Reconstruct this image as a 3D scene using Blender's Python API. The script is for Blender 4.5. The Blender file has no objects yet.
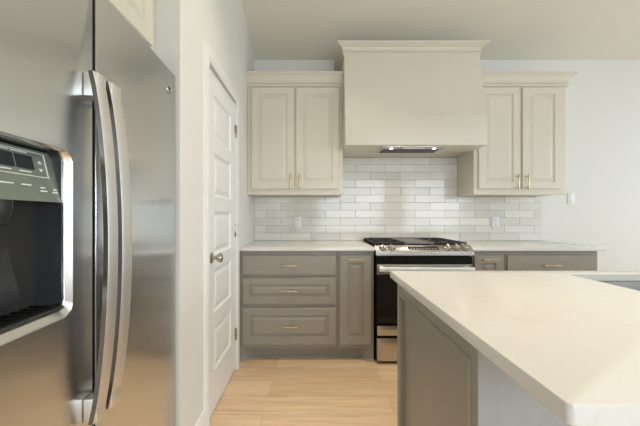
import bpy, bmesh, math, random
from mathutils import Vector, Matrix
random.seed(7)
S = bpy.context.scene
COL = S.collection
R = math.radians

# ------------------------------------------------------------------ camera, world, daylight, exposure
cd = bpy.data.cameras.new('camera')
cam = bpy.data.objects.new('camera', cd); COL.objects.link(cam)
cd.sensor_width = 36.0
cd.lens = 300.0 / 640.0 * 36.0
cd.shift_x = (320 - 316.4) / 640.0
cd.shift_y = (216.0 - 213.0) / 640.0
cd.clip_start = 0.02
cam.location = (0, 0, 1.16)
cam.rotation_euler = (R(90), 0, 0)
S.camera = cam

wd = bpy.data.worlds.new('daylight_sky'); S.world = wd
wd.use_nodes = True
bg = wd.node_tree.nodes['Background']
bg.inputs['Color'].default_value = (0.80, 0.90, 1.0, 1)
bg.inputs['Strength'].default_value = 1.6

def area(name, loc, rot, sx, sy, power, color):
    l = bpy.data.lights.new(name, 'AREA'); l.shape = 'RECTANGLE'
    l.size = sx; l.size_y = sy; l.energy = power; l.color = color
    o = bpy.data.objects.new(name, l); COL.objects.link(o)
    o.location = loc; o.rotation_euler = rot
    return o
XE, YE, XW = 4.6, -1.6, -1.45
DAY = (0.79, 0.90, 0.985)
WARM = (1.0, 0.86, 0.66)
# daylight coming in at the glass: right wall (2 windows) and rear wall (2 patio doors); (from, to, sill, head)
RIGHT = [(-1.0, 0.5, 0.45, 2.25), (1.0, 2.5, 0.45, 2.25)]
REAR = [(0.0, 1.8, 0.06, 2.12), (2.2, 4.0, 0.06, 2.12)]
for a, b, c, d in RIGHT:
    area('window_daylight', (XE + 0.75, (a + b) / 2, 1.75), (0, R(62), 0), 1.8, 1.5, 85, DAY)
for (a, b, c, d), p in zip(REAR, (110, 105)):
    area('window_daylight', ((a + b) / 2, YE - 0.6, 1.55), (R(58), 0, 0), 1.8, 2.0, p, DAY)
# unseen warm ceiling lamps under the vault, added as fill for room and floor
for x, y in ((0.12, 1.45), (0.9, 0.9), (2.6, 0.9), (0.0, -0.9), (1.9, -0.9), (3.6, -0.9)):
    z = 2.72 + 0.37 * (3.0 - y if y > -0.6 else 4.2 + y)
    l = bpy.data.lights.new('ceiling_fill_lamp', 'AREA'); l.shape = 'DISK'; l.size = 0.16
    l.energy = 10; l.spread = R(92); l.color = WARM
    o = bpy.data.objects.new('ceiling_fill_lamp', l); COL.objects.link(o); o.location = (x, y, z - 0.03)

S.view_settings.view_transform = 'Standard'
S.view_settings.look = 'None'
S.view_settings.exposure = -0.66
S.view_settings.gamma = 1.0
S.view_settings.use_curve_mapping = False

# ------------------------------------------------------------------ materials
def mat(name, base, rough=0.5, metal=0.0, **kw):
    m = bpy.data.materials.new(name); m.use_nodes = True
    b = m.node_tree.nodes['Principled BSDF']
    b.inputs['Base Color'].default_value = (*base, 1)
    b.inputs['Roughness'].default_value = rough
    b.inputs['Metallic'].default_value = metal
    for k, v in kw.items():
        b.inputs[k.replace('_', ' ')].default_value = v
    return m
def N(m, t, **kw):
    n = m.node_tree.nodes.new(t)
    for k, v in kw.items():
        if k in n.inputs: n.inputs[k].default_value = v
        else: setattr(n, k, v)
    return n
def LK(m, a, b): m.node_tree.links.new(a, b)
def bsdf(m): return m.node_tree.nodes['Principled BSDF']
def mottle(m, scale, amount, stretch=(1, 1, 1), bump=0.0, rough_var=0.0):
    """small procedural variation of colour / roughness / bump"""
    tc = N(m, 'ShaderNodeTexCoord'); mp = N(m, 'ShaderNodeMapping'); mp.inputs['Scale'].default_value = stretch
    LK(m, tc.outputs['Object'], mp.inputs['Vector'])
    nz = N(m, 'ShaderNodeTexNoise', Scale=scale, Detail=4.0); LK(m, mp.outputs['Vector'], nz.inputs['Vector'])
    b = bsdf(m); base = b.inputs['Base Color'].default_value[:]
    if amount:
        rp = N(m, 'ShaderNodeValToRGB')
        rp.color_ramp.elements[0].position = 0.3; rp.color_ramp.elements[1].position = 0.7
        rp.color_ramp.elements[0].color = tuple(c * (1 - amount) for c in base[:3]) + (1,)
        rp.color_ramp.elements[1].color = tuple(min(1, c * (1 + amount)) for c in base[:3]) + (1,)
        LK(m, nz.outputs['Fac'], rp.inputs['Fac']); LK(m, rp.outputs['Color'], b.inputs['Base Color'])
    if rough_var:
        mr = N(m, 'ShaderNodeMapRange'); r0 = b.inputs['Roughness'].default_value
        mr.inputs['To Min'].default_value = r0 - rough_var; mr.inputs['To Max'].default_value = r0 + rough_var
        LK(m, nz.outputs['Fac'], mr.inputs['Value']); LK(m, mr.outputs['Result'], b.inputs['Roughness'])
    if bump:
        bp = N(m, 'ShaderNodeBump', Strength=bump, Distance=0.002)
        LK(m, nz.outputs['Fac'], bp.inputs['Height']); LK(m, bp.outputs['Normal'], b.inputs['Normal'])
    return m

M = {}
M['wall'] = mottle(mat('wall_paint', (0.78, 0.775, 0.735), 0.75), 90, 0.012, bump=0.06)
M['ceiling'] = mottle(mat('ceiling_paint', (0.73, 0.70, 0.615), 0.85), 70, 0.015, bump=0.08)
M['trim'] = mottle(mat('trim_paint', (0.86, 0.87, 0.855), 0.35), 40, 0.01)
M['cream'] = mottle(mat('cream_cabinet_paint', (0.71, 0.665, 0.56), 0.36), 30, 0.012)
M['greige'] = mottle(mat('greige_cabinet_paint', (0.31, 0.287, 0.248), 0.36), 30, 0.02)
M['knee'] = mottle(mat('island_back_grey', (0.31, 0.31, 0.305), 0.5), 50, 0.02, (1, 1, 0.1))  # even neutral grey on the island back and its trim
M['steel'] = mottle(mat('brushed_stainless', (0.72, 0.74, 0.75), 0.22, 1.0, Anisotropic=0.9), 14, 0.008, (0.3, 0.3, 60), rough_var=0.008)
M['sink_steel'] = mottle(mat('sink_stainless', (0.24, 0.235, 0.225), 0.42, 1.0), 30, 0.03)
M['range_steel'] = mottle(mat('range_stainless', (0.54, 0.52, 0.48), 0.27, 1.0), 14, 0.015, (0.3, 0.3, 60))
tg = N(M['steel'], 'ShaderNodeTangent', direction_type='UV_MAP', uv_map='brushing')
LK(M['steel'], tg.outputs['Tangent'], bsdf(M['steel']).inputs['Tangent'])
M['handle_steel'] = mottle(mat('satin_handle_steel', (0.84, 0.83, 0.80), 0.46, 1.0), 30, 0.03, (30, 30, 1))
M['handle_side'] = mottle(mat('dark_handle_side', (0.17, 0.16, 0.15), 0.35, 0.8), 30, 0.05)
M['chrome'] = mottle(mat('chrome_trim', (0.80, 0.80, 0.79), 0.24, 1.0), 30, 0.01)
M['nickel'] = mottle(mat('satin_nickel', (0.55, 0.52, 0.47), 0.25, 1.0), 30, 0.02)
M['brass'] = mottle(mat('brushed_brass', (0.66, 0.51, 0.33), 0.3, 1.0), 60, 0.04)
M['black'] = mottle(mat('black_enamel', (0.008, 0.008, 0.008), 0.6, Specular_IOR_Level=0.06), 40, 0.1)
M['iron'] = mottle(mat('cast_iron', (0.022, 0.021, 0.020), 0.55), 120, 0.15, bump=0.2)
M['griddle'] = mottle(mat('griddle_plate', (0.22, 0.205, 0.19), 0.4, 0.7), 60, 0.05)
M['black_glass'] = mottle(mat('oven_glass', (0.012, 0.011, 0.011), 0.06), 8, 0.1)
M['dark_plastic'] = mottle(mat('dark_plastic', (0.030, 0.032, 0.036), 0.24), 50, 0.1)
M['panel'] = mottle(mat('dispenser_panel', (0.235, 0.27, 0.23), 0.3, 0.4), 12, 0.06)
M['display'] = mottle(mat('display_glass', (0.03, 0.034, 0.04), 0.35, Specular_IOR_Level=0.12), 30, 0.1)
M['mark'] = mottle(mat('pale_print', (0.80, 0.82, 0.78), 0.5), 30, 0.02)
M['gasket'] = mottle(mat('gasket_and_gap_shade', (0.02, 0.02, 0.02), 0.7), 40, 0.1)
M['white_plastic'] = mottle(mat('white_plastic', (0.80, 0.80, 0.77), 0.35), 40, 0.01)
M['slot'] = mottle(mat('outlet_slot', (0.05, 0.05, 0.05), 0.6), 40, 0.1)
M['grout'] = mottle(mat('grout', (0.38, 0.365, 0.34), 0.9), 150, 0.06)

# gloss white subway tile, each tile a shade of its own
m = mat('white_subway_tile', (0.7, 0.68, 0.63), 0.10); M['tile'] = m
ge = N(m, 'ShaderNodeNewGeometry'); rp = N(m, 'ShaderNodeValToRGB')
rp.color_ramp.elements[0].color = (0.69, 0.66, 0.60, 1); rp.color_ramp.elements[1].color = (0.84, 0.81, 0.745, 1)
LK(m, ge.outputs['Random Per Island'], rp.inputs['Fac']); LK(m, rp.outputs['Color'], bsdf(m).inputs['Base Color'])
tc = N(m, 'ShaderNodeTexCoord'); nz = N(m, 'ShaderNodeTexNoise', Scale=14.0, Detail=2.0)
bp = N(m, 'ShaderNodeBump', Strength=0.04, Distance=0.004)
LK(m, tc.outputs['Object'], nz.inputs['Vector']); LK(m, nz.outputs['Fac'], bp.inputs['Height']); LK(m, bp.outputs['Normal'], bsdf(m).inputs['Normal'])

# quartz: warm white with faint veins and specks
m = mat('white_quartz', (0.76, 0.73, 0.66), 0.16); M['quartz'] = m
tc = N(m, 'ShaderNodeTexCoord')
n1 = N(m, 'ShaderNodeTexNoise', Scale=2.2, Detail=8.0, Distortion=1.4); n2 = N(m, 'ShaderNodeTexNoise', Scale=260.0, Detail=1.0)
LK(m, tc.outputs['Object'], n1.inputs['Vector']); LK(m, tc.outputs['Object'], n2.inputs['Vector'])
r1 = N(m, 'ShaderNodeValToRGB'); e = r1.color_ramp.elements
e[0].position = 0.485; e[0].color = (0.69, 0.68, 0.65, 1); e[1].position = 0.515; e[1].color = (0.69, 0.68, 0.65, 1)
x = e.new(0.5); x.color = (0.665, 0.645, 0.605, 1)
r2 = N(m, 'ShaderNodeValToRGB'); r2.color_ramp.elements[0].position = 0.30; r2.color_ramp.elements[1].position = 0.42
r2.color_ramp.elements[0].color = (0.96, 0.955, 0.95, 1); r2.color_ramp.elements[1].color = (1, 1, 1, 1)
mx = N(m, 'ShaderNodeMixRGB', blend_type='MULTIPLY'); mx.inputs['Fac'].default_value = 1
LK(m, n1.outputs['Fac'], r1.inputs['Fac']); LK(m, n2.outputs['Fac'], r2.inputs['Fac'])
LK(m, r1.outputs['Color'], mx.inputs['Color1']); LK(m, r2.outputs['Color'], mx.inputs['Color2']); LK(m, mx.outputs['Color'], bsdf(m).inputs['Base Color'])

# pale oak planks running along X
m = mat('oak_plank_floor', (0.6, 0.45, 0.3), 0.42); M['floor'] = m
tc = N(m, 'ShaderNodeTexCoord')
br = N(m, 'ShaderNodeTexBrick'); br.offset = 0.37; br.offset_frequency = 2
br.inputs['Scale'].default_value = 1; br.inputs['Brick Width'].default_value = 1.22; br.inputs['Row Height'].default_value = 0.18
br.inputs['Mortar Size'].default_value = 0.0012; br.inputs['Mortar Smooth'].default_value = 0.3; br.inputs['Bias'].default_value = 0.0
br.inputs['Color1'].default_value = (0.70, 0.505, 0.325, 1); br.inputs['Color2'].default_value = (0.81, 0.615, 0.425, 1)
br.inputs['Mortar'].default_value = (0.44, 0.30, 0.19, 1)
sh = N(m, 'ShaderNodeMapping'); sh.inputs['Location'].default_value = (0.31, 0.047, 0)
LK(m, tc.outputs['Object'], sh.inputs['Vector']); LK(m, sh.outputs['Vector'], br.inputs['Vector'])
mp = N(m, 'ShaderNodeMapping'); mp.inputs['Scale'].default_value = (1.4, 26, 1)
LK(m, tc.outputs['Object'], mp.inputs['Vector'])
ng = N(m, 'ShaderNodeTexNoise', Scale=1.6, Detail=6.0, Roughness=0.62, Distortion=0.6); LK(m, mp.outputs['Vector'], ng.inputs['Vector'])
rg = N(m, 'ShaderNodeValToRGB'); rg.color_ramp.elements[0].position = 0.28; rg.color_ramp.elements[1].position = 0.72
rg.color_ramp.elements[0].color = (0.80, 0.77, 0.73, 1); rg.color_ramp.elements[1].color = (1.08, 1.07, 1.05, 1)
mx = N(m, 'ShaderNodeMixRGB', blend_type='MULTIPLY'); mx.inputs['Fac'].default_value = 1
LK(m, ng.outputs['Fac'], rg.inputs['Fac']); LK(m, br.outputs['Color'], mx.inputs['Color1']); LK(m, rg.outputs['Color'], mx.inputs['Color2'])
LK(m, mx.outputs['Color'], bsdf(m).inputs['Base Color'])

# window pane: clear, with a slight gloss
m = bpy.data.materials.new('window_glass'); m.use_nodes = True; M['glass'] = m
m.node_tree.nodes.remove(m.node_tree.nodes['Principled BSDF'])
t = N(m, 'ShaderNodeBsdfTransparent'); g = N(m, 'ShaderNodeBsdfGlossy', Roughness=0.02); mxs = N(m, 'ShaderNodeMixShader'); mxs.inputs[0].default_value = 0.05
LK(m, t.outputs[0], mxs.inputs[1]); LK(m, g.outputs[0], mxs.inputs[2]); LK(m, mxs.outputs[0], m.node_tree.nodes['Material Output'].inputs['Surface'])
# lamp lens
m = mat('lamp_lens', (1, 0.95, 0.85), 0.3); M['lens'] = m
bsdf(m).inputs['Emission Color'].default_value = (1.0, 0.88, 0.68, 1); bsdf(m).inputs['Emission Strength'].default_value = 9.0

# ------------------------------------------------------------------ mesh helpers
ROOT = {}
class MB:
    def __init__(s): s.bm = bmesh.new(); s.mi = 0
    def box(s, x0, x1, y0, y1, z0, z1, bevel=0.0, seg=2, mtx=None):
        r = bmesh.ops.create_cube(s.bm, size=1.0)
        vs = r['verts']
        for v in vs:
            v.co = Vector(((x0 + x1) / 2 + v.co.x * (x1 - x0), (y0 + y1) / 2 + v.co.y * (y1 - y0), (z0 + z1) / 2 + v.co.z * (z1 - z0)))
            if mtx: v.co = mtx @ v.co
        fs = {f for v in vs for f in v.link_faces}
        for f in fs: f.material_index = s.mi
        if bevel:
            es = list({e for v in vs for e in v.link_edges})
            bmesh.ops.bevel(s.bm, geom=es, offset=bevel, segments=seg, affect='EDGES', profile=0.5)
        return s
    def loft(s, rings, cap0=True, cap1=True, closed=True, mis=None):
        vr = [[s.bm.verts.new(Vector(p)) for p in r] for r in rings]
        n = len(vr[0])
        for k in range(len(vr) - 1):
            for i in range(n if closed else n - 1):
                j = (i + 1) % n
                f = s.bm.faces.new((vr[k][i], vr[k][j], vr[k + 1][j], vr[k + 1][i])); f.material_index = s.mi
        if cap0: s.bm.faces.new(vr[0][::-1]).material_index = s.mi
        if cap1: s.bm.faces.new(vr[-1]).material_index = s.mi
        return s
    def prism(s, pts, vec):
        v = Vector(vec)
        return s.loft([[Vector(p) for p in pts], [Vector(p) + v for p in pts]])
    def tube(s, path, r, n=10, caps=True):
        path = [Vector(p) for p in path]; rings = []
        rr = r if isinstance(r, (list, tuple)) else [r] * len(path)
        up = None
        for i, p in enumerate(path):
            a = path[max(0, i - 1)]; b = path[min(len(path) - 1, i + 1)]
            d = (b - a).normalized()
            if up is None: up = d.orthogonal().normalized()
            up = (up - d * up.dot(d)).normalized(); sd = d.cross(up)
            rings.append([p + (up * math.cos(t) + sd * math.sin(t)) * rr[i] for t in [2 * math.pi * k / n for k in range(n)]])
        return s.loft(rings, caps, caps)
    def cyl(s, p0, p1, r, n=20): return s.tube([p0, p1], r, n)
    def lathe(s, p0, axis, prof, n=24):
        """prof: (distance along axis, radius)"""
        ax = Vector(axis).normalized(); p0 = Vector(p0); u = ax.orthogonal().normalized(); w = ax.cross(u)
        return s.loft([[p0 + ax * d + (u * math.cos(2 * math.pi * k / n) + w * math.sin(2 * math.pi * k / n)) * max(r, 1e-4) for k in range(n)] for d, r in prof])
    def build(s, name, mats, parent=None, local=False, smooth=True, ang=35):
        bmesh.ops.recalc_face_normals(s.bm, faces=s.bm.faces[:])
        me = bpy.data.meshes.new(name)
        if parent is not None and not local:
            s.bm.transform(ROOT[parent.name].inverted())
        s.bm.to_mesh(me); s.bm.free()
        for mm in (mats if isinstance(mats, list) else [mats]): me.materials.append(mm)
        if smooth:
            for p in me.polygons: p.use_smooth = True
            me.set_sharp_from_angle(angle=R(ang))
        if any(mm is M['steel'] for mm in me.materials):      # brushing direction: along the horizontal of each face
            uv = me.uv_layers.new(name='brushing')
            for p in me.polygons:
                n = p.normal; k = max(range(3), key=lambda q: abs(n[q]))
                for li in p.loop_indices:
                    c = me.vertices[me.loops[li].vertex_index].co
                    uv.data[li].uv = ((c.y, c.z), (c.x, c.z), (c.x, c.y))[k]
        o = bpy.data.objects.new(name, me); COL.objects.link(o)
        if parent is not None:
            o.parent = parent; ROOT[o.name] = ROOT[parent.name]
        return o
def tag(o, label, cat, group=None):
    o['label'] = label; o['category'] = cat
    if group: o['group'] = group
    return o
def thing(name, label, cat, loc, rz=0.0, group=None):
    o = bpy.data.objects.new(name, None); COL.objects.link(o)
    o.empty_display_size = 0.1
    o.location = loc; o.rotation_euler = (0, 0, rz)
    ROOT[o.name] = Matrix.Translation(loc) @ Matrix.Rotation(rz, 4, 'Z')
    return tag(o, label, cat, group)
def struct(o): o['kind'] = 'structure'; return o
def rrect(a0, a1, b0, b1, r, n=6):
    """rounded rectangle in 2D, 4*(n+1) points"""
    out = []
    for cx, cy, t0 in ((a1 - r, b0 + r, -90), (a1 - r, b1 - r, 0), (a0 + r, b1 - r, 90), (a0 + r, b0 + r, 180)):
        for k in range(n + 1):
            t = R(t0 + 90 * k / n); out.append((cx + r * math.cos(t), cy + r * math.sin(t)))
    return out
def rect(a0, a1, b0, b1, i): return [(a0 + i, b0 + i), (a1 - i, b0 + i), (a1 - i, b1 - i), (a0 + i, b1 - i)]
def panel(mb, mp, a0, a1, b0, b1, t, fr=None, slim=1.0):
    """cabinet front: slab, or frame with a raised panel; mp(a, b, depth) places it"""
    rings = [(0, t), (0, 0.004), (0.004, 0)]
    if fr: rings += [(fr, 0), (fr + 0.005 * slim, 0.010), (fr + 0.014 * slim, 0.010), (fr + 0.036 * slim, 0.0025)]
    mb.loft([[mp(a, b, d) for a, b in rect(a0, a1, b0, b1, i)] for i, d in rings])
    return mb
def sweep(mb, path, prof):
    """moulding: plan path (x, y) walked so that outward is to the right; prof = (out, z) closed polygon; mitred corners"""
    P = [Vector((p[0], p[1], 0)) for p in path]; rings = []
    def nrm(a, b): d = (b - a).normalized(); return Vector((d.y, -d.x, 0))
    for i, p in enumerate(P):
        if i == 0: mv = nrm(P[0], P[1])
        elif i == len(P) - 1: mv = nrm(P[-2], P[-1])
        else:
            n1, n2 = nrm(P[i - 1], p), nrm(p, P[i + 1]); mv = (n1 + n2) / (1 + n1.dot(n2))
        rings.append([p + mv * o + Vector((0, 0, z)) for o, z in prof])
    return mb.loft(rings)
CROWN = lambda z0, z1, k: [(0, z0), (0.012, z0), (0.014, z0 + 0.004), (0.012, z0 + 0.010), (0.007, z0 + 0.011), (0.007, z0 + 0.026), (0.016, z0 + 0.027), (0.020, z0 + 0.031), (0.016, z0 + 0.036),
                           (0.012, z0 + 0.037), (0.013, z0 + 0.050), (0.020, z0 + 0.064), (k * 0.62, z1 - 0.026), (k - 0.012, z1 - 0.019), (k - 0.011, z1 - 0.015), (k - 0.001, z1 - 0.014), (k, z1 - 0.012), (k, z1), (0, z1)]

# ------------------------------------------------------------------ the setting
W = 3.0            # back wall
L = -0.594         # left wall with the pantry door
ZC = 2.72; SL = 0.37
YR = -0.6; ZR = ZC + SL * (W - YR)
def ztop(y): return ZC + SL * (W - y) if y > YR else ZR - SL * (YR - y)

struct(MB().box(XW - 0.12, XE + 0.12, YE - 0.12, W + 0.12, -0.1, 0).build('floor', M['floor']))
mb = MB()
mb.prism([(XW, W, ztop(W)), (XW, YR, ZR), (XW, YE, ztop(YE)), (XW, YE, ztop(YE) + 0.12), (XW, YR, ZR + 0.12), (XW, W, ZC + 0.12)], (XE - XW, 0, 0))
struct(mb.build('ceiling', M['ceiling'], smooth=False))
struct(MB().box(L - 0.20, XE + 0.12, W, W + 0.12, 0, ZC).build('wall_back', M['wall']))

def wall_y(name, x0, x1, y0, y1, holes=()):
    """wall along Y under the vault; holes = (ya, yb, za, zb)"""
    mb = MB()
    def piece(a, b, z0, z1=None):
        ys = [a] + ([YR] if a < YR < b else []) + [b]
        top = [(x0, y, ztop(y) if z1 is None else z1) for y in ys]
        mb.prism([(x0, a, z0)] + [(x0, b, z0)] + top[::-1], (x1 - x0, 0, 0))
    a = y0
    for ya, yb, za, zb in sorted(holes):
        if ya > a: piece(a, ya, 0)
        if za > 0: piece(ya, yb, 0, za)
        piece(ya, yb, zb)
        a = yb
    piece(a, y1, 0)
    return struct(mb.build(name, M['wall'], smooth=False))
DY0, DY1, DZ = 1.660, 2.264, 2.003
wall_y('wall_left', L - 0.12, L, 1.307, W, [(DY0 - 0.006, DY1 + 0.006, 0, DZ + 0.012)])
mb = MB(); mb.prism([(XW, 1.307, 0), (XW, 1.427, 0), (XW, 1.427, ztop(1.427)), (XW, 1.307, ztop(1.307))], (L - 0.12 - XW, 0, 0))
struct(mb.build('wall_alcove', M['wall'], smooth=False))
mb = MB(); mb.prism([(XW, 0.15, 0), (XW, 0.27, 0), (XW, 0.27, 2.6), (XW, 0.15, 2.6)], (L - XW, 0, 0))
struct(mb.build('wall_stub', M['wall'], smooth=False))
wall_y('wall_far_left', XW - 0.12, XW, YE, 1.427)
WH = RIGHT
wall_y('wall_right', XE, XE + 0.12, YE, W, WH)
mb = MB(); zt = ztop(YE); a = XW
RH = REAR
for xa, xb, za, zb in RH:
    mb.box(a, xa, YE - 0.12, YE, 0, zt); mb.box(xa, xb, YE - 0.12, YE, 0, za); mb.box(xa, xb, YE - 0.12, YE, zb, zt); a = xb
mb.box(a, XE, YE - 0.12, YE, 0, zt)
struct(mb.build('wall_rear', M['wall'], smooth=False))
k = 0
for (a0, a1, z0, z1), side in [(h, 'x') for h in WH] + [(h, 'y') for h in RH]:
    k += 1
    mb = MB(); gl = MB(); g = 0.05
    def bx(q, a, b, d0, d1, zz0, zz1):
        if side == 'x': q.box(XE + d0, XE + d1, a, b, zz0, zz1)
        else: q.box(a, b, YE - d1, YE - d0, zz0, zz1)
    for a, b, c, d in ((a0, a0 + g, z0, z1), (a1 - g, a1, z0, z1), (a0 + g, a1 - g, z0, z0 + g), (a0 + g, a1 - g, z1 - g, z1), (a0 + g, a1 - g, (z0 + z1) / 2 - 0.02, (z0 + z1) / 2 + 0.02)):
        bx(mb, a, b, 0.03, 0.09, c, d)
    w = struct(mb.build('window_%d' % k, M['trim'], smooth=False)); ROOT[w.name] = Matrix.Identity(4)
    bx(gl, a0 + g, a1 - g, 0.055, 0.061, z0 + g, z1 - g)
    gl.build('pane', M['glass'], w)

# pantry door: five raised panels, knob, three hinges
mb = MB(); t = 0.035
xf = L - 0.004
ys = [DY0, DY0 + 0.115, DY1 - 0.115, DY1]
PZ = [(0.24, 0.50), (0.585, 0.845), (0.93, 1.19), (1.275, 1.535), (1.62, 1.88)]
zs = [0.012]
for p in PZ: zs += list(p)
zs.append(DZ)
mapd = lambda a, b, d: Vector((xf - d, a, b))
for i in range(3):
    for j in range(len(zs) - 1):
        if i == 1 and j % 2 == 1:
            rr = [(0, 0), (0.004, 0.002), (0.014, 0.010), (0.024, 0.010), (0.05, 0.003)]
            mb.loft([[mapd(a, b, d) for a, b in rect(ys[1], ys[2], zs[j], zs[j + 1], ins)] for ins, d in rr], cap0=False)
        else:
            vs = [mb.bm.verts.new(mapd(a, b, 0)) for a, b in rect(ys[i], ys[i + 1], zs[j], zs[j + 1], 0)]
            mb.bm.faces.new(vs)
o4 = rect(DY0, DY1, 0.012, DZ, 0)
mb.loft([[mapd(a, b, 0) for a, b in o4], [mapd(a, b, t) for a, b in o4]], cap0=False)
bmesh.ops.remove_doubles(mb.bm, verts=mb.bm.verts[:], dist=0.0004)
door = struct(mb.build('door_1', M['trim'], ang=12)); ROOT[door.name] = Matrix.Identity(4)
kb = MB().lathe((xf - 0.001, DY0 + 0.062, 0.92), (1, 0, 0), [(0, 0.0), (0, 0.033), (0.006, 0.032), (0.011, 0.017), (0.018, 0.011), (0.032, 0.011), (0.038, 0.019), (0.046, 0.027), (0.056, 0.028), (0.064, 0.022), (0.068, 0.010), (0.069, 0)])
kn = kb.build('door_knob', M['nickel'], door); kn['label'] = 'satin nickel round knob'
for zc in (0.27, 1.05, 1.80):
    hb = MB().box(xf - 0.001, xf + 0.0045, DY1 - 0.020, DY1 + 0.002, zc - 0.045, zc + 0.045, 0.001)
    for q in range(5): hb.cyl((xf + 0.008, DY1 + 0.004, zc - 0.045 + q * 0.018), (xf + 0.008, DY1 + 0.004, zc - 0.0285 + q * 0.018), 0.0065, 12)
    hb.build('hinge', M['nickel'], door)
# casing + jamb
mb = MB()
cp = [(0, 0), (0, 0.012), (0.012, 0.016), (0.04, 0.018), (0.052, 0.014), (0.062, 0.011), (0.062, 0)]
def casing_ring(y, z, my, mz): return [Vector((L + h, y + my * o, z + mz * o)) for o, h in cp]
y0, y1, zt = DY0 - 0.006, DY1 + 0.006, DZ + 0.010
mb.loft([casing_ring(y0, 0, -1, 0), casing_ring(y0, zt, -1, 1.25), casing_ring(y1, zt, 1, 1.25), casing_ring(y1, 0, 1, 0)])
struct(mb.build('trim_1', M['trim'], ang=25))
# baseboards
SKEW = Matrix.Translation((L, 1.307, 0)) @ Matrix.Rotation(R(0.9), 4, 'Z') @ Matrix.Translation((-L, -1.307, 0))   # the wall runs slightly out of square
BP = [(0, 0), (0.014, 0), (0.014, 0.105), (0.010, 0.118), (0.007, 0.130), (0, 0.130)]
struct(sweep(MB(), [(L, 1.309), (L, DY0 - 0.069)], BP).build('baseboard_left', M['trim'], ang=25))
for nm in ('wall_left', 'door_1', 'trim_1', 'baseboard_left'): bpy.data.objects[nm].matrix_world = SKEW @ bpy.data.objects[nm].matrix_world
struct(sweep(MB(), [(2.26, W), (XE, W)], BP).build('baseboard_back', M['trim'], ang=25))

# subway tile backsplash
XR = 2.245
mb = MB()
TP, TR, G = 0.2970, 0.0758, 0.0022
LX0, LX1, RX0 = -0.6185, 0.236, 1.407
mb.mi = 1
mb.box(LX0, XR, W - 0.004, W - 0.0005, 0.9145, 1.352)
mb.box(LX1 + 0.003, RX0 - 0.003, W - 0.004, W - 0.0005, 1.352, 1.741)
mb.mi = 0
for r_ in range(11):
    z0 = 0.9155 + r_ * TR; z1 = z0 + TR - G
    lim = [(LX0, XR)] if z1 < 1.353 else [(LX1 + 0.003, RX0 - 0.003)]
    zz = [(z0, min(z1, 1.741))]
    if z0 < 1.353 < z1: lim = [(LX1 + 0.003, RX0 - 0.003), (LX0, LX1), (RX0, XR)]
    if z0 > 1.735: continue
    off = -0.353 if r_ % 2 == 0 else -0.5015
    for (xa, xb) in lim:
        kk = math.floor((xa - off) / TP)
        zb = z1 if not (z0 < 1.353 < z1 and xa != LX1 + 0.003) else 1.352
        while off + kk * TP < xb:
            a = max(xa, off + kk * TP + G / 2); b = min(xb, off + (kk + 1) * TP - G / 2); kk += 1
            if b - a < 0.006: continue
            c = Vector(((a + b) / 2, W - 0.007, (z0 + zb) / 2))
            mt = Matrix.Translation(c) @ Matrix.Rotation(R(random.gauss(0, 0.06)), 4, 'Z') @ Matrix.Rotation(R(random.gauss(0, 0.12)), 4, 'X') @ Matrix.Translation(-c)
            mb.box(a, b, W - 0.010, W - 0.002, z0, min(zb, 1.741), 0.0009, 1, mt)
struct(mb.build('trim_2', [M['tile'], M['grout']], ang=18))

# ------------------------------------------------------------------ cabinets along the back wall
YF = 2.396
FR = lambda yf: (lambda a, b, d: Vector((a, yf + d, b)))
def pull(parent, cx, cz, yf, length, vertical=False, name='pull_handle'):
    mb = MB(); h = length / 2; pr = 0.030
    def P(s, d): return (cx, yf - d, cz + s) if vertical else (cx + s, yf - d, cz)
    mb.tube([P(-h, pr), P(-h + 0.004, pr), P(h - 0.004, pr), P(h, pr)], [0.004, 0.0055, 0.0055, 0.004], 10)
    for s in (-h * 0.72, h * 0.72): mb.cyl(P(s, 0.0005), P(s, pr), 0.0045, 10)
    o = mb.build(name, M['brass'], parent); return o
def base_cabinet(x0, x1, label, kind, fx0, fx1, foot_l, foot_r):
    t = thing('base_cabinet', label, 'cabinet', ((x0 + x1) / 2, W - 0.30, 0), group='base cabinets along the back wall')
    g = 0.0008; x0 += g; x1 -= g
    MB().box(x0, x1, YF, W - 0.012, 0.105, 0.883, 0.0015, 1).build('carcass', M['greige'], t)
    # recessed toe kick with angled feet at the run's ends
    yb = YF + 0.075
    pts = [(x0, yb + 0.018)]
    if foot_l: pts += [(x0, YF + 0.001), (x0 + 0.035, YF + 0.001), (x0 + 0.115, yb)]
    else: pts += [(x0, yb)]
    if foot_r: pts += [(x1 - 0.115, yb), (x1 - 0.035, YF + 0.001), (x1, YF + 0.001)]
    else: pts += [(x1, yb)]
    pts += [(x1, yb + 0.018)]
    MB().prism([(p[0], p[1], 0) for p in pts], (0, 0, 0.1048)).build('toe_kick', M['greige'], t)
    sweep(MB(), pts[1:-1], [(0, 0.0), (0.009, 0.0), (0.009, 0.008), (0.005, 0.014), (0, 0.016)]).build('shoe_moulding', M['greige'], t)
    yd = YF - 0.020
    if kind == 'drawers':
        for za, zb, fr in ((0.692, 0.848, None), (0.459, 0.668, 0.052), (0.136, 0.430, 0.058)):
            d = panel(MB(), FR(yd), fx0, fx1, za, zb, 0.0195, fr).build('drawer', M['greige'], t, ang=15)
            pull(d, (fx0 + fx1) / 2, (za + zb) / 2 + (0.006 if fr else 0), yd, 0.135)
    else:
        d = panel(MB(), FR(yd), fx0, fx1, 0.136, 0.848, 0.0195, 0.062).build('door', M['greige'], t, ang=15)
        pull(d, (fx0 + fx1) / 2, 0.816, yd, 0.125)
    return t
base_cabinet(-0.609, 0.170, 'greige base cabinet with three drawers, beside the white panelled door', 'drawers', -0.588, 0.155, True, False)
base_cabinet(0.170, 0.458, 'narrow greige base cabinet with one tall door, left of the stove', 'door', 0.186, 0.437, False, True)
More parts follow.
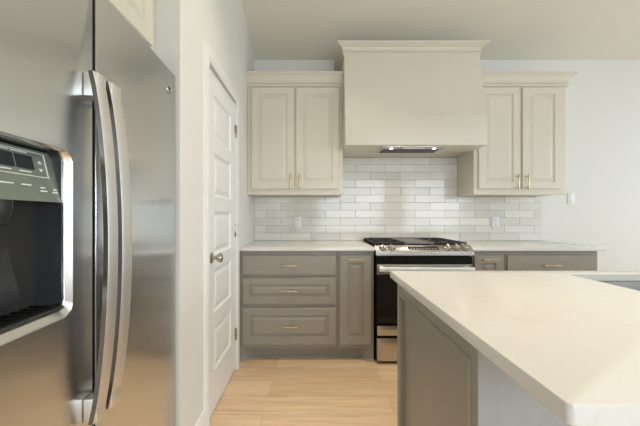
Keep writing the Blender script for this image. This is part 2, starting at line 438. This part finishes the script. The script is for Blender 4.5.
base_cabinet(1.236, 1.502, 'narrow greige base cabinet right of the stove, mostly behind the island', 'door', 1.252, 1.487, True, False)
base_cabinet(1.502, XR, 'greige drawer base cabinet at the right end of the back run', 'drawers', 1.517, 2.188, False, True)

def counter(x0, x1, label, xb=None):
    xb = x0 if xb is None else xb; mb = MB()
    lay = lambda i: [(x0 + i, W - 0.64 + i), (x1 - i, W - 0.64 + i), (x1 - i, W - 0.0005), (xb + i, W - 0.0005)]
    mb.loft([[(a, b, z) for a, b in lay(i)] for i, z in ((0.002, 0.884), (0, 0.886), (0, 0.912), (0.0006, 0.9134), (0.002, 0.914))])
    return tag(mb.build('countertop', M['quartz']), label, 'countertop', 'countertops along the back wall')
counter(-0.6095, 0.461, 'white quartz countertop on the base cabinets left of the stove', -0.6195)
counter(1.229, 2.276, 'white quartz countertop on the base cabinets right of the stove')

def upper(x0, x1, doors, label, path):
    YU = 2.68; yd = YU - 0.020
    t = thing('wall_cabinet', label, 'cabinet', ((x0 + x1) / 2, W - 0.16, 1.357), group='wall cabinets beside the hood')
    MB().box(x0, x1, YU, W - 0.0005, 1.357, 2.415, 0.0015, 1).build('carcass', M['cream'], t)
    for k, (a, b) in enumerate(doors):
        d = panel(MB(), FR(yd), a, b, 1.400, 2.303, 0.0195, 0.060).build('door', M['cream'], t, ang=15)
        pull(d, b - 0.032 if k == 0 else a + 0.032, 1.462, yd, 0.135, True)
    sweep(MB(), path, CROWN(2.312, 2.425, 0.060)).build('crown_moulding', M['cream'], t, ang=20)
    mb = MB().box(x0 + 0.001, x1 - 0.001, YU - 0.006, YU + 0.016, 1.350, 1.372, 0.002, 1)
    mb.build('light_rail', M['cream'], t)
    return t
upper(-0.6145, 0.236, ((-0.577, -0.199), (-0.181, 0.203)), 'cream double-door wall cabinet left of the range hood', [(-0.6145, 2.68), (0.236, 2.68)])
upper(1.405, 2.226, ((1.441, 1.808), (1.830, 2.176)), 'cream double-door wall cabinet right of the range hood', [(1.405, 2.68), (2.226, 2.68), (2.226, W - 0.001)])

# ------------------------------------------------------------------ range hood
HX0, HX1 = 0.238, 1.4035
hood = thing('range_hood', 'large cream boxed range hood above the stove', 'range hood', ((HX0 + HX1) / 2, W - 0.27, 1.742))
MB().prism([(HX0, 2.478, 1.985), (HX0, 2.595, 2.63), (HX0, W - 0.001, 2.63), (HX0, W - 0.001, 1.985)], (HX1 - HX0, 0, 0)).build('chimney_cover', M['cream'], hood, ang=20)
MB().box(HX0 - 0.0005, HX1 + 0.0005, 2.460, W - 0.001, 1.742, 1.990, 0.003, 2).build('apron_band', M['cream'], hood)
sweep(MB(), [(HX0, W - 0.001), (HX0, 2.590), (HX1, 2.590), (HX1, W - 0.001)], CROWN(2.545, 2.640, 0.062)).build('crown_moulding', M['cream'], hood, ang=20)
vi = MB().box(0.545, 1.080, 2.490, 2.735, 1.733, 1.7425, 0.003, 2).build('vent_insert', M['range_steel'], hood)
fb = MB()
for q in range(2):
    a = 0.570 + q * 0.246
    for k in range(9): fb.box(a, a + 0.234, 2.585 + k * 0.015, 2.593 + k * 0.015, 1.729, 1.7335)
fb.build('filter', M['dark_plastic'], vi)
cb = MB().box(0.735, 0.905, 2.520, 2.548, 1.730, 1.7335, 0.001, 1)
for k in range(4): cb.cyl((0.765 + k * 0.035, 2.534, 1.7305), (0.765 + k * 0.035, 2.534, 1.727), 0.007, 12)
cb.build('control_strip', M['handle_steel'], vi)
for xx in (0.635, 0.998):
    lb = MB().lathe((xx, 2.545, 1.7335), (0, 0, -1), [(0, 0), (0, 0.015), (0.003, 0.015), (0.005, 0.010), (0.005, 0)])
    lo = lb.build('hood_lamp', M['lens'], vi)
    l = bpy.data.lights.new('hood_lamp_light', 'SPOT'); l.energy = 7.0; l.color = (1.0, 0.86, 0.68); l.spot_size = R(140); l.spot_blend = 0.8; l.shadow_soft_size = 0.02
    o = bpy.data.objects.new('hood_lamp_light', l); COL.objects.link(o); o.location = (xx, 2.545, 1.722)

# ------------------------------------------------------------------ range
RX, RX1, RY = 0.4655, 1.2245, 2.335
rg_ = thing('gas_range', 'stainless steel gas range with black oven door beneath the hood', 'stove', ((RX + RX1) / 2, 2.66, 0))
MB().box(RX + 0.002, RX1 - 0.002, RY + 0.055, W - 0.018, 0.012, 0.900, 0.002, 1).build('body', M['black'], rg_)
ct = MB().box(RX - 0.0025, RX1 + 0.0025, RY + 0.085, W - 0.016, 0.9150, 0.922, 0.003, 2).box(RX + 0.004, RX1 - 0.004, RY + 0.085, W - 0.02, 0.899, 0.9165)
ct.build('cooktop', M['black'], rg_)
# raised back rim
MB().box(RX, RX1, W - 0.040, W - 0.018, 0.921, 0.933, 0.003, 2).build('rear_vent', M['black'], rg_)
# control panel: sloped stainless nose
A = Vector((0, RY + 0.066, 0.926)); B = Vector((0, RY + 0.004, 0.886))
prof = [(RY + 0.092, 0.924), (RY + 0.070, 0.927), (RY + 0.062, 0.9234), (RY + 0.0075, 0.8883), (RY + 0.001, 0.880), (RY + 0.000, 0.856), (RY + 0.004, 0.850), (RY + 0.092, 0.850)]
cp_ = MB().prism([(RX, y, z) for y, z in prof], (RX1 - RX + 0.006, 0, 0)).build('control_panel', M['range_steel'], rg_, ang=30)
dvec = (B - A).normalized(); nvec = Vector((0, -0.43, 0.903)).normalized()
nvec = Vector((0, dvec.z, -dvec.y)).normalized()
def on_panel(x, s): return Vector((x, A.y, A.z)) + dvec * s - nvec * 0.0005
for xx in (0.525, 0.592, 1.035, 1.103, 1.170):
    p = on_panel(xx, 0.038)
    kb = MB().lathe(p + nvec * 0.001, nvec, [(0, 0), (0, 0.025), (0.005, 0.0245), (0.007, 0.019), (0.022, 0.018), (0.025, 0.0155), (0.025, 0)])
    MB().lathe(p, nvec, [(0, 0), (0, 0.030), (0.002, 0.029), (0.003, 0.026), (0.003, 0)]).build('knob_bezel', M['iron'], cp_)
    q = p + nvec * 0.025
    kb.tube([q - dvec * 0.016 - nvec * 0.002, q - dvec * 0.016 + nvec * 0.005, q + dvec * 0.016 + nvec * 0.005, q + dvec * 0.016 - nvec * 0.002], 0.004, 8)
    kb.build('knob', M['nickel'], rg_)
ds = MB(); a, b = on_panel(0.725, 0.028), on_panel(0.985, 0.070)
ds.loft([[on_panel(0.725, 0.018) + nvec * h, on_panel(0.965, 0.018) + nvec * h, on_panel(0.965, 0.056) + nvec * h, on_panel(0.725, 0.056) + nvec * h] for h in (-0.002, 0.0022)])
dsp = ds.build('display', M['display'], rg_)
ms = MB()
for k in range(9):
    for s in (0.044,):
        x = 0.738 + k * 0.025
        if 3 <= k <= 5 and s < 0.03: continue
        ms.loft([[on_panel(x, s) + nvec * h, on_panel(x + 0.012, s) + nvec * h, on_panel(x + 0.012, s + 0.004) + nvec * h, on_panel(x, s + 0.004) + nvec * h] for h in (0.001, 0.0030)])
ms.build('key_markings', M['mark'], dsp)
# oven door
dr = MB().box(RX + 0.004, RX1 - 0.004, RY + 0.010, RY + 0.054, 0.302, 0.840, 0.004, 2).build('oven_door', M['black'], rg_)
MB().box(RX + 0.012, RX1 - 0.012, RY + 0.006, RY + 0.0105, 0.325, 0.700, 0.001, 1).build('oven_window', M['black_glass'], dr)
MB().box(RX + 0.008, RX1 - 0.008, RY - 0.001, RY + 0.012, 0.226 + 0.002, 0.304, 0.003, 2).build('door_bottom_rail', M['range_steel'], dr)
MB().box(RX + 0.008, RX1 - 0.008, RY + 0.004, RY + 0.012, 0.704, 0.782, 0.002, 1).build('door_top_rail', M['range_steel'], dr)
hb = MB().box(RX + 0.014, RX1 - 0.014, RY - 0.050, RY - 0.030, 0.732, 0.768, 0.006, 3)
for xx in (RX + 0.03, RX1 - 0.06): hb.box(xx, xx + 0.03, RY - 0.034, RY + 0.012, 0.735, 0.765, 0.004, 2)
hb.build('oven_handle', M['handle_steel'], dr)
MB().box(RX + 0.008, RX1 - 0.008, RY + 0.000, RY + 0.054, 0.030, 0.208, 0.004, 2).build('storage_drawer', M['range_steel'], rg_)
for xx in (RX + 0.04, RX1 - 0.04):
    for yy in (RY + 0.09, W - 0.08): MB().cyl((xx, yy, 0), (xx, yy, 0.013), 0.018, 14).build('foot', M['dark_plastic'], rg_)
# burners and grates
for xx, yy, r_ in ((0.60, 2.56, 0.050), (0.60, 2.83, 0.042), (1.09, 2.56, 0.054), (1.09, 2.83, 0.040)):
    MB().lathe((xx, yy, 0.9215), (0, 0, 1), [(0, 0), (0, r_), (0.006, r_), (0.008, r_ * 0.8), (0.013, r_ * 0.8), (0.015, r_ * 0.7), (0.015, 0)]).build('burner', M['iron'], rg_)
def grate(x0, x1):
    mb = MB(); y0, y1 = RY + 0.098, W - 0.045; z0, z1 = 0.935, 0.947; w = 0.006
    for xx in (x0 + w, x1 - w): mb.box(xx - w, xx + w, y0, y1, z0, z1, 0.003, 1)
    for yy in (y0 + w, (y0 + y1) / 2, y1 - w): mb.box(x0 + w, x1 - w, yy - w, yy + w, z0, z1, 0.003, 1)
    for yy in (y0 + (y1 - y0) * 0.25, y0 + (y1 - y0) * 0.75):
        for k in range(4):
            t = k * math.pi / 2 + (math.pi / 4)
            c = Vector(((x0 + x1) / 2, yy, 0.944)); d = Vector((math.cos(t), math.sin(t), 0))
            mb.tube([c + d * 0.025, c + d * 0.06, c + d * 0.135 * (0.85)], [0.004, 0.005, 0.0055], 8)
    for xx in (x0 + w, x1 - w):
        for yy in (y0 + w, (y0 + y1) / 2, y1 - w): mb.box(xx - 0.006, xx + 0.006, yy - 0.006, yy + 0.006, 0.9215, 0.936)
    mb.build('grate', M['iron'], rg_)
grate(RX + 0.006, RX + 0.250); grate(RX1 - 0.250, RX1 - 0.006)
gx0, gx1 = RX + 0.258, RX1 - 0.258
mb = MB(); y0, y1 = RY + 0.11, W - 0.05
mb.box(gx0, gx1, y0, y1, 0.931, 0.941, 0.004, 2)
for a in (gx0 + 0.005, gx1 - 0.005): mb.box(a - 0.005, a + 0.005, y0, y1, 0.939, 0.948, 0.002, 1)
mb.box(gx0, gx1, y1 - 0.01, y1, 0.939, 0.950, 0.002, 1)
for a in (gx0 + 0.02, gx1 - 0.02):
    for yy in (y0 + 0.02, y1 - 0.02): mb.box(a - 0.006, a + 0.006, yy - 0.006, yy + 0.006, 0.9215, 0.932)
mb.build('griddle', M['griddle'], rg_)

# ------------------------------------------------------------------ refrigerator (local: +X out of the doors, +Y away from the camera)
fz = thing('refrigerator', 'stainless side-by-side refrigerator with water dispenser in a wall alcove', 'refrigerator', (-0.6025, 1.283, 0), R(3.77))
FL = dict(local=True)
DZ0, DZ1 = 0.095, 1.758
MB().box(-0.72, -0.066, -0.905, -0.005, 0.03, 1.742, 0.004, 2).build('cabinet_body', mottle(mat('fridge_side_paint', (0.12, 0.12, 0.12), 0.45), 60, 0.05), fz, **FL)
MB().box(-0.066, -0.057, -0.895, -0.012, 0.11, 1.735).build('gasket', M['gasket'], fz, **FL)
MB().box(-0.60, -0.03, -0.895, -0.015, 0.02, 0.088, 0.004, 2).build('base_grille', M['dark_plastic'], fz, **FL)
for yy in (-0.83, -0.06):
    for xx in (-0.12, -0.62): MB().cyl((xx, yy, 0), (xx, yy, 0.032), 0.02, 12).build('foot', M['dark_plastic'], fz, **FL)
SP = -0.494
fdoor = MB().box(-0.056, 0.0, SP - 0.0155, 0.0, DZ0, DZ1, 0.004, 3).build('fridge_door', [M['steel'], M['gasket']], fz, **FL)
for p in fdoor.data.polygons:
    if p.normal.y < -0.9: p.material_index = 1  # shade of the gap between the doors painted onto the near edge
# freezer door with an opening for the dispenser
A0, A1, B0, B1 = -0.815, -0.5755, 0.934, 1.308        # dispenser surround, outer
mb = MB(); X0 = lambda pts, x: [(x, a, b) for a, b in pts]
out = lambda i, r: rrect(-0.888 + i, SP - 0.0045 - i, DZ0 + i, DZ1 - i, r)
hole = rrect(A0 + 0.004, A1 - 0.004, B0 + 0.004, B1 - 0.004, 0.026)
mb.loft([X0(hole, -0.056), X0(out(0, 0.003), -0.056), X0(out(0, 0.003), -0.008), X0(out(0.002, 0.004), -0.002), X0(out(0.007, 0.006), 0.0), X0(hole, 0.0), X0(hole, -0.056)], cap0=False, cap1=False)
fr_ = mb.build('freezer_door', M['steel'], fz, local=True, ang=40); fr_.location.y = -0.020
# dispenser
inr = rrect(A0 + 0.0165, A1 - 0.0165, B0 + 0.020, B1 - 0.006, 0.018)
mb = MB()
mb.loft([X0(rrect(A0, A1, B0, B1, 0.030), -0.002), X0(rrect(A0, A1, B0, B1, 0.030), 0.004), X0(rrect(A0 + 0.0015, A1 - 0.0015, B0 + 0.0015, B1 - 0.001, 0.029), 0.005), X0(rrect(A0 + 0.0155, A1 - 0.0155, B0 + 0.018, B1 - 0.005, 0.019), -0.003), X0(inr, -0.005), X0(inr, -0.014)], cap0=False, cap1=False)
disp = mb.build('dispenser_surround', M['chrome'], fr_, local=True, ang=30); disp['label'] = 'polished chrome frame around the dispenser'
mb = MB()
in2 = rrect(A0 + 0.020, A1 - 0.020, B0 + 0.024, B1 - 0.008, 0.018)
mb.loft([X0(inr, -0.009), X0(in2, -0.06), X0(rrect(A0 + 0.035, A1 - 0.035, B0 + 0.03, B1 - 0.02, 0.03), -0.105)], cap0=False)
mb.build('dispenser_recess', M['dark_plastic'], fr_, **FL)
# tilted control panel in the upper third
PZ0, PZ1 = 1.190, 1.298
PX = lambda z: -0.008 - 0.024 * (z - PZ0) / (PZ1 - PZ0)
PY0, PY1 = A0 + 0.0175, A1 - 0.0175
cpn = MB().prism([(PX(PZ0), PY0, PZ0), (PX(PZ1), PY0, PZ1), (-0.085, PY0, PZ1), (-0.085, PY0, PZ0 + 0.012)], (0, PY1 - PY0, 0)).build('dispenser_control_panel', M['panel'], fr_, local=True, ang=20)
def onp(mb, ya, yb, za, zb, h=0.0015):
    mb.loft([[(PX(za) + q, ya, za), (PX(za) + q, yb, za), (PX(zb) + q, yb, zb), (PX(zb) + q, ya, zb)] for q in (-0.001, h)])
mb = MB(); fy0, fy1, fz0, fz1, w = PY0 + 0.008, -0.6135, 1.241, 1.2925, 0.0014
onp(mb, fy0, fy1, fz1 - w, fz1); onp(mb, fy0, fy1, fz0, fz0 + w); onp(mb, fy1 - w, fy1, fz0 + w, fz1 - w); onp(mb, fy0, fy0 + w, fz0 + w, fz1 - w)
for zc, s in ((1.273, 1), (1.256, -1)):     # up and down arrows
    yc = -0.629; h = 0.0045
    for q in (0.0,):
        pts = [(yc - h, zc - s * h * 0.7), (yc + h, zc - s * h * 0.7), (yc, zc + s * h * 0.7)]
        mb.loft([[(PX(b) + e, a, b) for a, b in pts] for e in (-0.001, 0.0015)])
for ya, yb, zc in ((-0.720, -0.695, 1.288), (-0.690, -0.655, 1.288), (-0.722, -0.698, 1.249), (-0.680, -0.655, 1.249), (-0.728, -0.700, 1.222), (-0.682, -0.662, 1.222), (-0.640, -0.630, 1.219), (-0.608, -0.600, 1.217), (-0.612, -0.598, 1.211), (-0.642, -0.626, 1.212)):
    onp(mb, ya, yb, zc - 0.0012, zc + 0.0012)
mb.build('panel_markings', M['mark'], cpn, **FL)
mb = MB(); onp(mb, -0.745, -0.688, 1.2545, 1.2825, 0.001); onp(mb, -0.684, -0.645, 1.2545, 1.2825, 0.001)
mb.build('panel_display', M['display'], cpn, **FL)
# chute, lever and drip tray
MB().lathe((-0.060, -0.695, 1.200), (0, 0, -1), [(0, 0), (0, 0.034), (0.03, 0.033), (0.055, 0.026), (0.058, 0.022), (0.058, 0)]).build('ice_chute', M['dark_plastic'], fr_, **FL)
mb = MB(); mb.loft([[(-0.080 + d, y, z) for y, z, d in ((-0.728, zz, dd), (-0.662, zz, dd), (-0.662, zz, dd + 0.012), (-0.728, zz, dd + 0.012))] for zz, dd in ((1.150, 0.0), (1.05, 0.020), (1.00, 0.034), (0.985, 0.030))])
mb.build('dispenser_lever', M['dark_plastic'], fr_, **FL)
MB().box(-0.098, 0.002, A0 + 0.021, A1 - 0.021, 0.9535, 0.9625, 0.004, 2).build('drip_tray', M['dark_plastic'], fr_, **FL)
mb = MB()
for k in range(9): mb.box(-0.088, -0.010, A0 + 0.034 + k * 0.0205, A0 + 0.041 + k * 0.0205, 0.962, 0.966, 0.001, 1)
mb.box(-0.094, -0.088, A0 + 0.03, A1 - 0.03, 0.962, 0.9665); mb.box(-0.010, -0.004, A0 + 0.03, A1 - 0.03, 0.962, 0.9665)
mb.build('tray_grille', M['black'], fr_, **FL)
# bowed handles
def fridge_handle(parent, y0, y1):
    mb = MB(); zt, zb = 1.512, 0.655; n = 22; rings = []
    for k in range(n + 1):
        u = k / n; z = zb + (zt - zb) * u
        x = 0.026 + 0.036 * (1 - (2 * u - 1) ** 2) ** 0.85
        rings.append([(x - 0.012, y0, z), (x - 0.001, y0, z), (x, y0 + 0.002, z), (x, y1 - 0.002, z), (x - 0.001, y1, z), (x - 0.012, y1, z)])
    mb.loft(rings)
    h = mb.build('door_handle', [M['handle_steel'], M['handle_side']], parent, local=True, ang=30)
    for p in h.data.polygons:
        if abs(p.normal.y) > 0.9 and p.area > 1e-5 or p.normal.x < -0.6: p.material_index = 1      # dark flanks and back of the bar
    for za, zb2 in ((1.452, 1.511), (0.656, 0.715)):
        MB().box(0.0003, 0.034 if za > 1 else 0.034, y0 + 0.003, y1 - 0.003, za, zb2, 0.003, 2).build('handle_mount', M['handle_steel'], h, **FL)
fridge_handle(fr_, -0.541, -0.500)
fridge_handle(fdoor, -0.502, -0.454)
# round badge near the top far corner of the fridge door
mb = MB().lathe((-0.0002, -0.062, 1.675), (1, 0, 0), [(0, 0), (0, 0.019), (0.0016, 0.019), (0.0022, 0.018), (0.0018, 0.0165), (0.0014, 0.0165), (0.0014, 0)], 28)
bd = mb.build('badge', M['chrome'], fdoor, **FL)
mb = MB()
for cy, cz, r0, a0, a1 in ((-0.067, 1.677, 0.006, 20, 330), (-0.057, 1.674, 0.006, 40, 320), (-0.062, 1.675, 0.0125, 100, 170), (-0.062, 1.675, 0.0125, 280, 350)):
    mb.tube([(0.0018, cy + r0 * math.cos(R(a)), cz + r0 * math.sin(R(a))) for a in range(a0, a1 + 1, 15)], 0.0010, 6)
mb.build('badge_script', M['gasket'], bd, **FL)
MB().box(-0.09, -0.012, -0.045, -0.006, 1.7585, 1.768, 0.004, 2).build('hinge_cover', M['dark_plastic'], fz, **FL)
MB().box(-0.09, -0.012, -0.900, -0.865, 1.7585, 1.768, 0.004, 2).build('hinge_cover', M['dark_plastic'], fz, **FL)

# cabinet above the refrigerator
CF = -0.680
oc = thing('wall_cabinet', 'cream cabinet built into the alcove above the refrigerator', 'cabinet', (-1.05, 0.79, 1.83))
MB().box(XW + 0.001, CF - 0.02, 0.272, 1.306, 1.83, 2.56, 0.0015, 1).build('carcass', M['cream'], oc)
mpx = lambda a, b, d: Vector((CF - d, a, b))
for a, b, h in ((0.31, 0.772, 0.735), (0.788, 1.250, 0.825)):
    d = panel(MB(), mpx, a, b, 1.865, 2.50, 0.0195, 0.060).build('door', M['cream'], oc, ang=15)
    mb = MB(); mb.tube([(CF + 0.03, h, 1.90), (CF + 0.03, h, 2.03)], 0.0055, 10)
    for zz in (1.915, 2.015): mb.cyl((CF - 0.0005, h, zz), (CF + 0.03, h, zz), 0.0045, 10)
    mb.build('pull_handle', M['brass'], d)

# ------------------------------------------------------------------ island
IX0, IX1, IY0, IY1 = 0.330, 2.85, 0.391, 1.352
SX0, SX1, SY0, SY1 = 1.064, 1.82, 0.86, 1.278
ic = thing('kitchen_island', 'greige kitchen island cabinet with recessed end panel and grey back', 'island', ((IX0 + IX1) / 2, 0.98, 0))
PXI, BY, FY = 0.357, 0.670, 1.324
# carcass as a shell with an open top (the sink hangs inside)
mb = MB()
for b in ((PXI + 0.020, PXI + 0.036, BY + 0.02, FY - 0.021, 0.10, 0.883), (IX1 - 0.05, IX1 - 0.032, BY + 0.02, FY - 0.021, 0.10, 0.883),
          (PXI + 0.036, IX1 - 0.05, BY + 0.02, BY + 0.036, 0.10, 0.883), (PXI + 0.036, IX1 - 0.05, FY - 0.032, FY - 0.021, 0.10, 0.883),
          (PXI + 0.036, IX1 - 0.05, BY + 0.036, FY - 0.032, 0.10, 0.118)): mb.box(*b)
mb.build('carcass', M['greige'], ic, smooth=False)
mp_e = lambda a, b, d: Vector((PXI + d, a, b))
mb = MB()
def er(iy0, iy1, iz0, iz1, d): return [mp_e(BY + iy0, iz0, d), mp_e(FY - iy1, iz0, d), mp_e(FY - iy1, 0.8835 - iz1, d), mp_e(BY + iy0, 0.8835 - iz1, d)]
mb.loft([er(0, 0, 0, 0, 0.0198), er(0, 0, 0, 0, 0.001), er(0.001, 0.001, 0.001, 0.001, 0), er(0.024, 0.040, 0.10, 0.050, 0), er(0.027, 0.043, 0.103, 0.053, -0.005), er(0.033, 0.050, 0.109, 0.060, -0.006), er(0.037, 0.054, 0.113, 0.064, 0.0), er(0.036, 0.054, 0.113, 0.064, 0.0165), er(0.042, 0.060, 0.119, 0.070, 0.0185)])
mb.build('end_panel', M['greige'], ic, ang=15)
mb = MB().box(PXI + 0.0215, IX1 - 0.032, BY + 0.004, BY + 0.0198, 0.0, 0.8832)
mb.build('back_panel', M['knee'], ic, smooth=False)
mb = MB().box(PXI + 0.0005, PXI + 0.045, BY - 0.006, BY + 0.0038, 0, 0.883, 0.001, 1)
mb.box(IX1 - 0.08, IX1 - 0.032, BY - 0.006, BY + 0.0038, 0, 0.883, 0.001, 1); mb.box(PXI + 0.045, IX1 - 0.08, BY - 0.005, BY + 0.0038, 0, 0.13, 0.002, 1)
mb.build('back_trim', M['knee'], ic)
xs = PXI + 0.03
while xs < IX1 - 0.4:
    xe = min(xs + 0.595, IX1 - 0.05)
    panel(MB(), lambda a, b, d: Vector((a, FY - d, b)), xs + 0.006, xe - 0.006, 0.135, 0.85, 0.0195, 0.06).build('door', M['greige'], ic, ang=15)
    xs = xe
MB().box(PXI + 0.036, IX1 - 0.05, FY - 0.10, FY - 0.09, 0.0, 0.0995).build('toe_kick', M['greige'], ic)
# worktop slab with the sink cut-out
mb = MB(); Zp = lambda pts, z: [(a, b, z) for a, b in pts]
o_ = lambda i: rrect(IX0 + i, IX1 - i, IY0 + i, IY1 - i, 0.010 - i * 0.5, 8); h_ = lambda i: rrect(SX0 - i, SX1 + i, SY0 - i, SY1 + i, 0.030 + i, 8)
mb.loft([Zp(h_(0), 0.884), Zp(o_(0.002), 0.884), Zp(o_(0), 0.886), Zp(o_(0), 0.911), Zp(o_(0.001), 0.9132), Zp(o_(0.003), 0.914), Zp(h_(0.002), 0.914), Zp(h_(0), 0.912), Zp(h_(0), 0.884)], cap0=False, cap1=False)
tag(mb.build('island_countertop', M['quartz'], ang=40), 'large white quartz worktop with rounded corner on the island', 'countertop')
# undermount sink
mb = MB(); s_ = lambda i, r=0.030: rrect(SX0 + i, SX1 - i, SY0 + i, SY1 - i, r, 8)
mb.loft([Zp(s_(-0.012, 0.04), 0.8825), Zp(s_(0.0), 0.8825), Zp(s_(0.004), 0.875), Zp(s_(0.010), 0.690), Zp(s_(0.030), 0.672), Zp(s_(0.06), 0.668)], cap0=False)
mb.loft([Zp(s_(-0.012, 0.04), 0.8822), Zp(s_(-0.001), 0.8802), Zp(s_(0.002), 0.874), Zp(s_(0.008), 0.688), Zp(s_(0.03), 0.669), Zp(s_(0.06), 0.665)], cap0=False)
sk = thing('kitchen_sink', 'stainless undermount sink set into the island worktop', 'sink', ((SX0 + SX1) / 2, (SY0 + SY1) / 2, 0.665))
mb.build('basin', M['sink_steel'], sk, ang=40)
MB().lathe(((SX0 + SX1) / 2, (SY0 + SY1) / 2, 0.6682), (0, 0, 1), [(0, 0), (0, 0.055), (0.002, 0.055), (0.003, 0.045), (0.001, 0.02), (0.001, 0)]).build('drain', M['chrome'], sk)

# ------------------------------------------------------------------ outlets and switch
def plate(x, z, y, label, kind):
    t = thing('wall_outlet' if kind == 'outlet' else 'light_switch', label, 'outlet' if kind == 'outlet' else 'switch', (x, y, z), group='outlets on the backsplash' if kind == 'outlet' else None)
    p = MB().box(x - 0.036, x + 0.036, y - 0.006, y - 0.0003, z - 0.058, z + 0.058, 0.003, 2).build('cover_plate', M['white_plastic'], t)
    if kind == 'outlet':
        for s in (-1, 1):
            zc = z + s * 0.021
            rc = MB().loft([[(x + a, y - d, zc + b) for a, b in rrect(-0.0165, 0.0165, -0.0145, 0.0145, 0.007)] for d in (0.005, 0.0078)]).build('receptacle', M['white_plastic'], t)
            mb = MB()
            for q in (-0.006, 0.006): mb.box(x + q - 0.0011, x + q + 0.0011, y - 0.0082, y - 0.0070, zc - 0.002, zc + 0.007)
            mb.cyl((x, y - 0.0070, zc - 0.008), (x, y - 0.0082, zc - 0.008), 0.0025, 10)
            mb.build('slots', M['slot'], rc)
    else:
        MB().box(x - 0.0165, x + 0.0165, y - 0.0085, y - 0.0050, z - 0.033, z + 0.033, 0.0015, 2).build('rocker', M['white_plastic'], t)
plate(-0.184, 1.098, W - 0.010, 'white outlet on the tile under the left wall cabinet', 'outlet')
plate(1.783, 1.094, W - 0.010, 'white outlet on the tile under the right wall cabinet', 'outlet')
plate(2.545, 1.330, W, 'white light switch on the bare wall right of the cabinets', 'switch')
